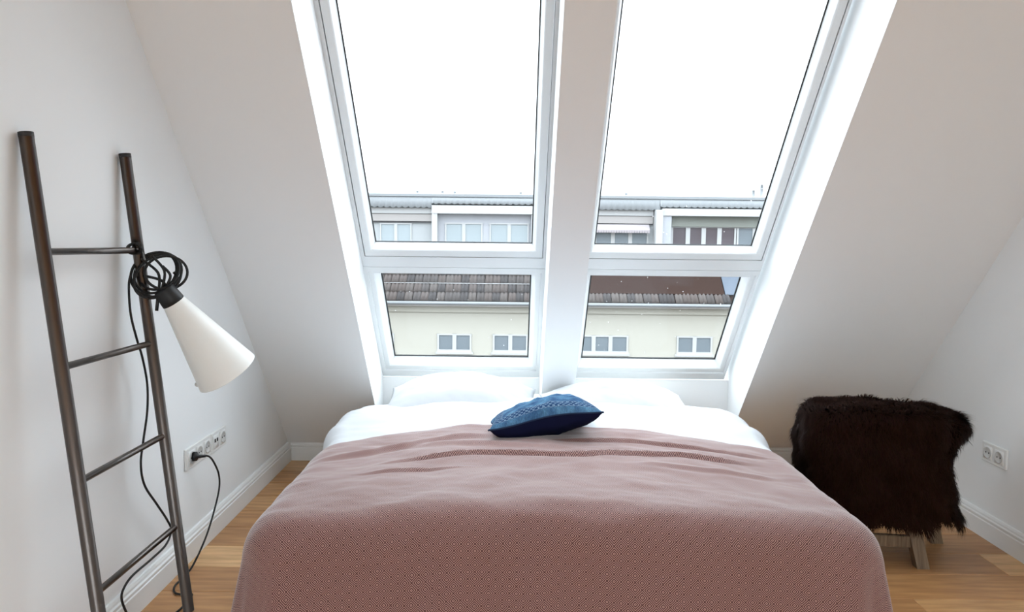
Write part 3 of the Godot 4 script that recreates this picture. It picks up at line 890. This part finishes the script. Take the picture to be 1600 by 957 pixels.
func build_chair() -> void:
	var ch := base("chair", Vector3(1.42, 0, -2.8))
	tag(ch, "low weathered wooden chair almost hidden under a brown fur", "chair")
	var feet := [Vector3(1.548, 0, -2.665), Vector3(1.735, 0, -2.90), Vector3(1.20, 0, -2.70), Vector3(1.20, 0, -2.96)]
	var tops := [Vector3(1.50, 0.40, -2.80), Vector3(1.63, 0.40, -2.90), Vector3(1.28, 0.40, -2.83), Vector3(1.28, 0.40, -2.94)]
	for k in 4:
		var d: Vector3 = (tops[k] - feet[k])
		var up := d.normalized()
		var st := start()
		# a squared leg, cut level at the floor
		var x := Vector3(0.026, 0, 0)
		var z := Vector3(0, 0, 0.019)
		var lo := []
		var hi := []
		for q: Array in [[-1, -1], [1, -1], [1, 1], [-1, 1]]:
			lo.append(feet[k] + x * q[0] * 0.9 + z * q[1] * 0.9)
			hi.append(tops[k] + x * q[0] * 1.05 + z * q[1])
		var mid: Vector3 = (feet[k] + tops[k]) / 2.0
		for m in 4:
			quad(st, lo[m], lo[(m + 1) % 4], hi[(m + 1) % 4], hi[m], mid)
		quad(st, lo[0], lo[1], lo[2], lo[3], mid)
		quad(st, hi[0], hi[1], hi[2], hi[3], mid)
		put("leg", done(st), M.grey_wood, ch)
	bar(ch, "stretcher", feet[0].lerp(tops[0], 0.22), feet[2].lerp(tops[2], 0.22), 0.045, 0.022)
	bar(ch, "stretcher", feet[1].lerp(tops[1], 0.25), feet[3].lerp(tops[3], 0.25), 0.04, 0.02)
	bar(ch, "apron", feet[0].lerp(tops[0], 0.45), feet[2].lerp(tops[2], 0.45), 0.05, 0.02)
	bar(ch, "apron", feet[0].lerp(tops[0], 0.45), feet[1].lerp(tops[1], 0.45), 0.05, 0.02)
	put("seat", box(Vector3(1.43, 0.39, -2.84), Vector3(0.38, 0.03, 0.20), 0.006, Basis(Vector3.UP, -0.1)), M.grey_wood, ch)
	put("backrest", box(Vector3(1.42, 0.47, -2.83), Vector3(0.36, 0.14, 0.025), 0.006, Basis(Vector3.UP, -0.1)), M.grey_wood, ch)

	var hide := base("fur_throw", Vector3(1.38, 0.13, -2.82))
	tag(hide, "shaggy dark brown fur throw draped right over the low chair", "fur throw")
	# the body of the draped hide: a rounded, slumped box, wider to the right behind
	var rows := []
	var ni := 44
	var nk := 80
	for i in ni + 1:
		var v := float(i) / ni
		var row := PackedVector3Array()
		for k in nk + 1:
			row.append(hide_point(round_hide(float(k % nk) / nk), v))
		rows.append(row)
	var st := start(false)
	sheet(st, rows, true)
	put("skin", done(st), M.hide, hide)
	# hair: tapering, bent blades rooted in the skin
	var verts := PackedVector3Array()
	var norms := PackedVector3Array()
	var cols := PackedColorArray()
	var r := RandomNumberGenerator.new()
	r.seed = 5
	for i in 90000:
		var w := r.randf()
		var u := round_hide(w * 0.8 if w < 0.25 else 0.25 + (w - 0.25) * 0.75 if r.randf() < 0.6 else r.randf())
		var v := 1.0 - pow(r.randf(), 0.75)
		var p := hide_point(u, v)
		var n := ((hide_point(u, v + 0.01) - p).cross(hide_point(u + 0.02, v) - p)).normalized()
		if n.dot(p - Vector3(1.43, 0.36, -2.84)) < 0.0: n = -n
		var clump := bumps.get_noise_3d(p.x * 9.0, p.y * 9.0, p.z * 9.0)
		var lie := (Vector3(0.5 * clump, -1.0, 0.35 * bumps.get_noise_3d(p.x * 8.0, p.y * 8.0, 40.0 + p.z * 8.0)) + Vector3(r.randfn(0, 0.25), r.randfn(0, 0.25), r.randfn(0, 0.25))).normalized()
		lie = (lie - n * lie.dot(n) * 0.7).normalized()
		var flat := smoothstep(0.35, 0.95, n.y)
		lie = lie.lerp((Vector3(clump, -0.2, 0.8) + Vector3(r.randfn(0, 0.5), 0, r.randfn(0, 0.5))).normalized(), flat).normalized()
		var long := r.randf_range(0.016, 0.040) * (1.0 + 0.8 * clump)
		var a := p - n * 0.002
		var b := p + n * long * 0.5 + lie * long * 0.45
		var c := p + n * long * 0.55 + lie * long * 1.1
		var s := lie.cross(n).normalized() * r.randf_range(0.0009, 0.0017)
		var t := r.randf_range(0.7, 1.35)
		var col := Color(0.020 * t, 0.0072 * t, 0.0042 * t)
		var nn := (n + lie * 0.4).normalized()
		for q: Vector3 in [a - s, b - s * 0.8, a + s, a + s, b - s * 0.8, b + s * 0.8, b - s * 0.8, c, b + s * 0.8]:
			verts.append(q)
			norms.append(nn)
			cols.append(col)
	var arr := []
	arr.resize(Mesh.ARRAY_MAX)
	arr[Mesh.ARRAY_VERTEX] = verts
	arr[Mesh.ARRAY_NORMAL] = norms
	arr[Mesh.ARRAY_COLOR] = cols
	var mesh := ArrayMesh.new()
	mesh.add_surface_from_arrays(Mesh.PRIMITIVE_TRIANGLES, arr)
	put("hair", mesh, M.fur, hide).set_meta("kind", "stuff")

func bar(parent: Node3D, called: String, a: Vector3, b: Vector3, tall: float, thick: float) -> void:
	var x := (b - a).normalized()
	var z := x.cross(Vector3.UP).normalized()
	put(called, box((a + b) / 2.0, Vector3((b - a).length(), tall, thick), 0.003, Basis(x, z.cross(x).normalized(), z)), M.grey_wood, parent)

# evenly round the hide: 0 to 1 to the angle that hide_point takes
func round_hide(t: float) -> float:
	var k := int(t * 4.0) % 4
	var f := ((t * 4.0 - int(t * 4.0)) * 2.0 - 1.0) * 0.826
	var a := signf(f) * pow(absf(f), 1.0 / 0.55)
	var b := sqrt(1.0 - a * a)
	var p: Vector2 = [Vector2(b, a), Vector2(-a, b), Vector2(-b, -a), Vector2(a, -b)][k]
	return p.angle()

# u goes round the hide seen from above, v from the hem (0) up and over to the middle of the top (1)
func hide_point(u: float, v: float) -> Vector3:
	var cu := cos(u)
	var su := sin(u)
	var e := 0.55
	var sx := signf(cu) * pow(absf(cu), e)
	var sz := signf(su) * pow(absf(su), e)
	# half sizes and height along v
	var side := clampf(v / 0.68, 0.0, 1.0)
	var over := clampf((v - 0.68) / 0.32, 0.0, 1.0)
	var y := lerpf(0.155, 0.515, side)
	var shrink := 1.0
	if over > 0.0:
		var a := over * PI / 2.0
		var rim := minf(a / 1.1, 1.0)
		y = 0.515 + 0.058 * sin(minf(over * 2.2, 1.0) * PI / 2.0)
		shrink = 1.0 - 0.16 * (1.0 - cos(minf(over * 2.2, 1.0) * PI / 2.0)) - 0.84 * maxf(over - 0.45, 0.0) / 0.55
	var hx := lerpf(0.268, 0.262, side)
	var hz := lerpf(0.165, 0.125, side)
	var x := sx * hx * shrink
	var z := sz * hz * shrink
	# the hem is ragged, and hangs lower at the right front corner
	var hem := 1.0 - side
	y += hem * (0.025 * bumps.get_noise_2d(cu * 2.5, su * 2.5) + 0.02 * (1.0 - cu) - 0.012 * sin(u * 5.0))
	# the top is domed, and falls away to the right
	var bow := (x + 0.04) / 0.27
	y -= (0.25 + 0.75 * over) * smoothstep(0.4, 0.75, v) * 0.042 * bow * bow
	if over > 0.0: y += 0.012 * smoothstep(0.0, 0.6, over) + 0.012 * bumps.get_noise_2d(x * 7.0, z * 7.0)
	# folds and lumps
	x += sx * 0.024 * bumps.get_noise_3d(y * 6.0, z * 6.0, 3.0)
	z += 0.022 * sz * bumps.get_noise_3d(x * 5.0, y * 4.0, 9.0)
	# an ear of hide standing out at the right, behind, and a lock at the left
	var ear := exp(-pow((y - 0.495) / 0.06, 2.0)) * maxf(cu, 0.0) * clampf(0.6 - su * 0.9, 0.0, 1.0)
	x += 0.125 * ear
	var toe := exp(-pow((y - 0.17) / 0.05, 2.0)) * pow(maxf(cu, 0.0), 2.0)
	x += 0.035 * toe
	var lock := exp(-pow((y - 0.44) / 0.07, 2.0)) * pow(maxf(-cu, 0.0), 3.0)
	x -= 0.02 * lock
	var turn := -0.10
	var q := Vector2(x, z).rotated(-turn)
	return Vector3(1.43 + q.x, y, -2.835 + q.y)

# ---------------------------------------------------------------- across the street

func build_far_house() -> void:
	tag(put("ground", spanned(Vector3(-40, -12.3, -60), Vector3(40, -12, -6)), M.asphalt), "grey street between the two houses", "street", "", "structure")
	var h := base("apartment_building", Vector3(2, -12, STREET_Z - 4.0))
	tag(h, "cream apartment house across the street with tiled roof and pale attic storey", "building")
	var W0 := -16.0
	var W1 := 20.0
	var Z := STREET_Z
	put("wall", spanned(Vector3(W0, -12, Z - 9.0), Vector3(W1, -1.30, Z)), M.cream_render, h)
	put("cornice", spanned(Vector3(W0, -1.62, Z), Vector3(W1, -1.36, Z + 0.10)), M.cream_render, h)
	put("soffit", spanned(Vector3(W0, -1.36, Z - 0.2), Vector3(W1, -1.30, Z + 0.42)), M.beige_board, h)
	put("gutter", rod(Vector3(W0, -1.24, Z + 0.46), Vector3(W1, -1.24, Z + 0.46), 0.065, 12), M.zinc, h)
	# windows in the cream wall: left edge, right edge, panes
	for w: Array in [[-5.95, -4.5, 2], [-2.86, -1.53, 2], [-0.73, 0.63, 2], [2.45, 4.48, 3], [6.32, 7.70, 2], [9.4, 10.8, 2], [-9.1, -7.7, 2]]:
		far_window(h, w[0], w[1], -3.16, -2.46, Z, w[2], "far_pane", 0.09)
	# roof: eave at the gutter, 44 degrees
	var e := Vector3(0, -1.20, Z + 0.40)
	var up := Vector3(0, 0.695, -0.719)
	var nrm := Vector3(0, 0.719, 0.695)
	var axes := Basis(Vector3.RIGHT, up, -nrm)
	var roof := put("roof", box(Vector3((W0 + W1) / 2.0, 0, 0) + e + up * 1.35 - nrm * 0.08, Vector3(W1 - W0, 2.7, 0.12), 0.0, axes), M.brown_sheet, h)
	put("snow_wire", rod(Vector3(W0, 0, 0) + e + up * 0.86 + nrm * 0.10, Vector3(2.7, 0, 0) + e + up * 0.86 + nrm * 0.10, 0.014, 8), M.far_white, roof)
	# roof tiles: two rolls each, shared meshes
	var tile := []
	for k in 3:
		var st := start(false)
		var rows := []
		for i in 2:
			var row := PackedVector3Array()
			for j in 9:
				var t := j / 8.0
				var lift := 0.055 * absf(sin(t * TAU)) + (0.10 if i == 0 else 0.02) + 0.004 * k
				row.append(Vector3((t - 0.5) * 0.292, -0.25 + i * 0.53, -lift))
			rows.append(row)
		sheet(st, rows, true)
		var low := PackedVector3Array()
		for p: Vector3 in rows[0]: low.append(Vector3(p.x, p.y + 0.006, 0.01))
		sheet(st, [low, rows[0]], true)
		tile.append(done(st))
	for r in 4:
		for c in 68:
			var x := -10.2 + 0.3 * c
			if x > 2.6 and r > 0: continue
			if x > 8.2: continue
			var o := put("tile", tile[rng.randi_range(0, 2)], M["tile_%d" % rng.randi_range(0, 3)], roof)
			o.transform = Transform3D(axes, Vector3(x + rng.randfn(0, 0.006), 0, 0) + e + up * (0.24 + 0.44 * r + rng.randfn(0, 0.006)))
	# the brown sheeted part of the roof at the right
	put("roof_sheet_or_reflection", box(Vector3(5.42, 0, 0) + e + up * 1.32 + nrm * 0.06, Vector3(5.3, 1.75, 0.05), 0.01, axes), M.brown_sheet, roof)
	put("roof_sheet_or_reflection", box(Vector3(8.6, 0, 0) + e + up * 1.32 + nrm * 0.06, Vector3(1.0, 1.75, 0.05), 0.01, axes), M.reflection_sheet, roof)  # no roofing: this panel paints the bluish reflection in the lower right pane
	# attic storey
	var A := Z - 1.2
	put("attic_wall", spanned(Vector3(W0, -1.0, A - 4.0), Vector3(W1, 2.8, A)), M.pale_board, h)
	put("ridge_cap", spanned(Vector3(W0, 2.79, A - 0.6), Vector3(W1, 2.92, A + 0.18), 0.02), M.zinc, h)
	# upper tiled strip with a scalloped edge
	var st := start(false)
	for seg: Array in [[W0, -3.17, 2.41], [-3.17, 0.9, 2.56], [0.9, 5.75, 2.40], [5.75, W1, 2.52]]:
		var rows := []
		for i in 2:
			var row := PackedVector3Array()
			var cnt := int((seg[1] - seg[0]) / 0.06)
			for j in cnt + 1:
				var x := lerpf(seg[0], seg[1], float(j) / cnt)
				var wave := absf(sin(x * PI / 0.24))
				row.append(Vector3(x, (seg[2] - 0.05 * wave) if i == 0 else 2.8, (A + 0.30 + 0.04 * wave) if i == 0 else A + 0.12))
			rows.append(row)
		sheet(st, rows, true)
		var back := []
		for row: PackedVector3Array in rows:
			var b := PackedVector3Array()
			for p in row: b.append(p + Vector3(0, -0.01, -0.06))
			back.append(b)
		sheet(st, back, false)
		sheet(st, [back[0], rows[0]], true)
	var strip := put("tile_strip", done(st), M.zinc, h)
	strip.set_meta("kind", "stuff")
	# left recessed bay
	far_bay(h, W0, -3.17, A)
	far_window(h, -5.25, -3.98, 0.9, 1.76, A, 2, "far_pane_pale", 0.07)
	far_window(h, -8.6, -7.2, 0.9, 1.76, A, 2, "far_pane_pale", 0.07)
	# left dormer
	put("dormer", spanned(Vector3(-3.17, 2.14, A), Vector3(0.9, 2.46, A + 0.34), 0.01), M.far_white, h)
	put("post", spanned(Vector3(-3.17, -0.4, A), Vector3(-2.95, 2.14, A + 0.32), 0.01), M.far_white, h)
	put("post", spanned(Vector3(0.72, -0.4, A), Vector3(0.9, 2.14, A + 0.32), 0.01), M.far_white, h)
	put("dormer_wall", spanned(Vector3(-2.95, -0.4, A), Vector3(0.72, 2.14, A + 0.04)), M.lilac_board, h)
	for w: Array in [[-2.68, -1.18], [-0.93, 0.64]]:
		far_window(h, w[0], w[1], 0.85, 1.80, A + 0.04, 2, "far_pane_pale", 0.08)
	# right recessed bay with an awning
	far_bay(h, 0.9, 5.5, A)
	far_window(h, 3.22, 5.36, 0.8, 1.62, A, 3, "far_pane", 0.09)
	far_window(h, 1.2, 2.6, 0.8, 1.62, A, 2, "far_pane", 0.09)
	st = start()
	quad(st, Vector3(0.95, 1.80, A + 0.1), Vector3(5.35, 1.80, A + 0.1), Vector3(5.35, 1.58, A + 0.34), Vector3(0.95, 1.58, A + 0.34), Vector3(3, 1, A))
	for j in 44:
		var x := 0.95 + 0.1 * j
		quad(st, Vector3(x, 1.58, A + 0.34), Vector3(x + 0.1, 1.58, A + 0.34), Vector3(x + 0.085, 1.47, A + 0.34), Vector3(x + 0.015, 1.47, A + 0.34), Vector3(3, 1.5, A))
	put("awning", done(st), M.awning_cloth, h)
	# the side of the right dormer and the dormer itself
	put("dormer_side", spanned(Vector3(5.53, -0.4, A), Vector3(5.80, 2.36, A + 0.6), 0.01), M.far_white, h)
	put("dormer_side", spanned(Vector3(5.80, -0.4, A), Vector3(6.16, 2.16, A + 0.45), 0.01), M.lilac_board, h)
	put("dormer", spanned(Vector3(5.80, 2.14, A), Vector3(11.2, 2.42, A + 0.5), 0.01), M.far_white, h)
	put("dormer_board", spanned(Vector3(6.16, 1.74, A), Vector3(11.0, 2.14, A + 0.2)), M.moss_board, h)
	far_window(h, 6.22, 8.8, 0.8, 1.76, A + 0.06, 4, "far_pane_dark", 0.10)
	far_window(h, 8.8, 10.9, 0.8, 1.76, A + 0.06, 3, "far_pane", 0.10)
	# flues and little vents on the ridge
	for p: Array in [[9.50, 3.20], [9.82, 3.42]]:
		put("flue", rod(Vector3(p[0], 2.9, A - 0.2), Vector3(p[0], p[1], A - 0.2), 0.055, 10), M.zinc, h)
	for x: float in [-3.78, -2.79, -2.3, 0.3, 4.45]:
		put("ridge_vent", rod(Vector3(x, 2.9, A - 0.1), Vector3(x, 3.03, A - 0.1), 0.05, 8), M.zinc, h)

func far_bay(h: Node3D, x0: float, x1: float, z: float) -> void:
	put("fascia", spanned(Vector3(x0, 2.14, z), Vector3(x1, 2.36, z + 0.16)), M.far_white, h)
	put("sun_board", spanned(Vector3(x0, 1.84, z), Vector3(x1, 2.12, z + 0.12)), M.beige_board, h)
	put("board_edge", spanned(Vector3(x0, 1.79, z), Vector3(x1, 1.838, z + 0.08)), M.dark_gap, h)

func far_window(h: Node3D, x0: float, x1: float, y0: float, y1: float, z: float, panes: int, glass: String, bar_w: float) -> void:
	var st := start()
	span(st, Vector3(x0, y0, z - 0.02), Vector3(x1, y0 + bar_w, z + 0.05))
	span(st, Vector3(x0, y1 - bar_w * 0.6, z - 0.02), Vector3(x1, y1, z + 0.05))
	var step := (x1 - x0 - bar_w) / panes
	for k in panes + 1:
		var wide := bar_w * (0.7 if k == 0 or k == panes else 1.7)
		var c := x0 + bar_w / 2.0 + step * k
		span(st, Vector3(maxf(c - wide / 2.0, x0), y0, z - 0.02), Vector3(minf(c + wide / 2.0, x1), y1, z + 0.048))
	var w := put("window", done(st), M.far_white, h)
	put("sill", spanned(Vector3(x0 - 0.05, y0 - 0.08, z), Vector3(x1 + 0.05, y0, z + 0.09)), M.far_white, w)
	for k in panes:
		var a := x0 + bar_w / 2.0 + step * k
		put("pane", spanned(Vector3(a, y0 + 0.02, z - 0.01), Vector3(a + step, y1 - 0.02, z + 0.012)), M[glass], w)
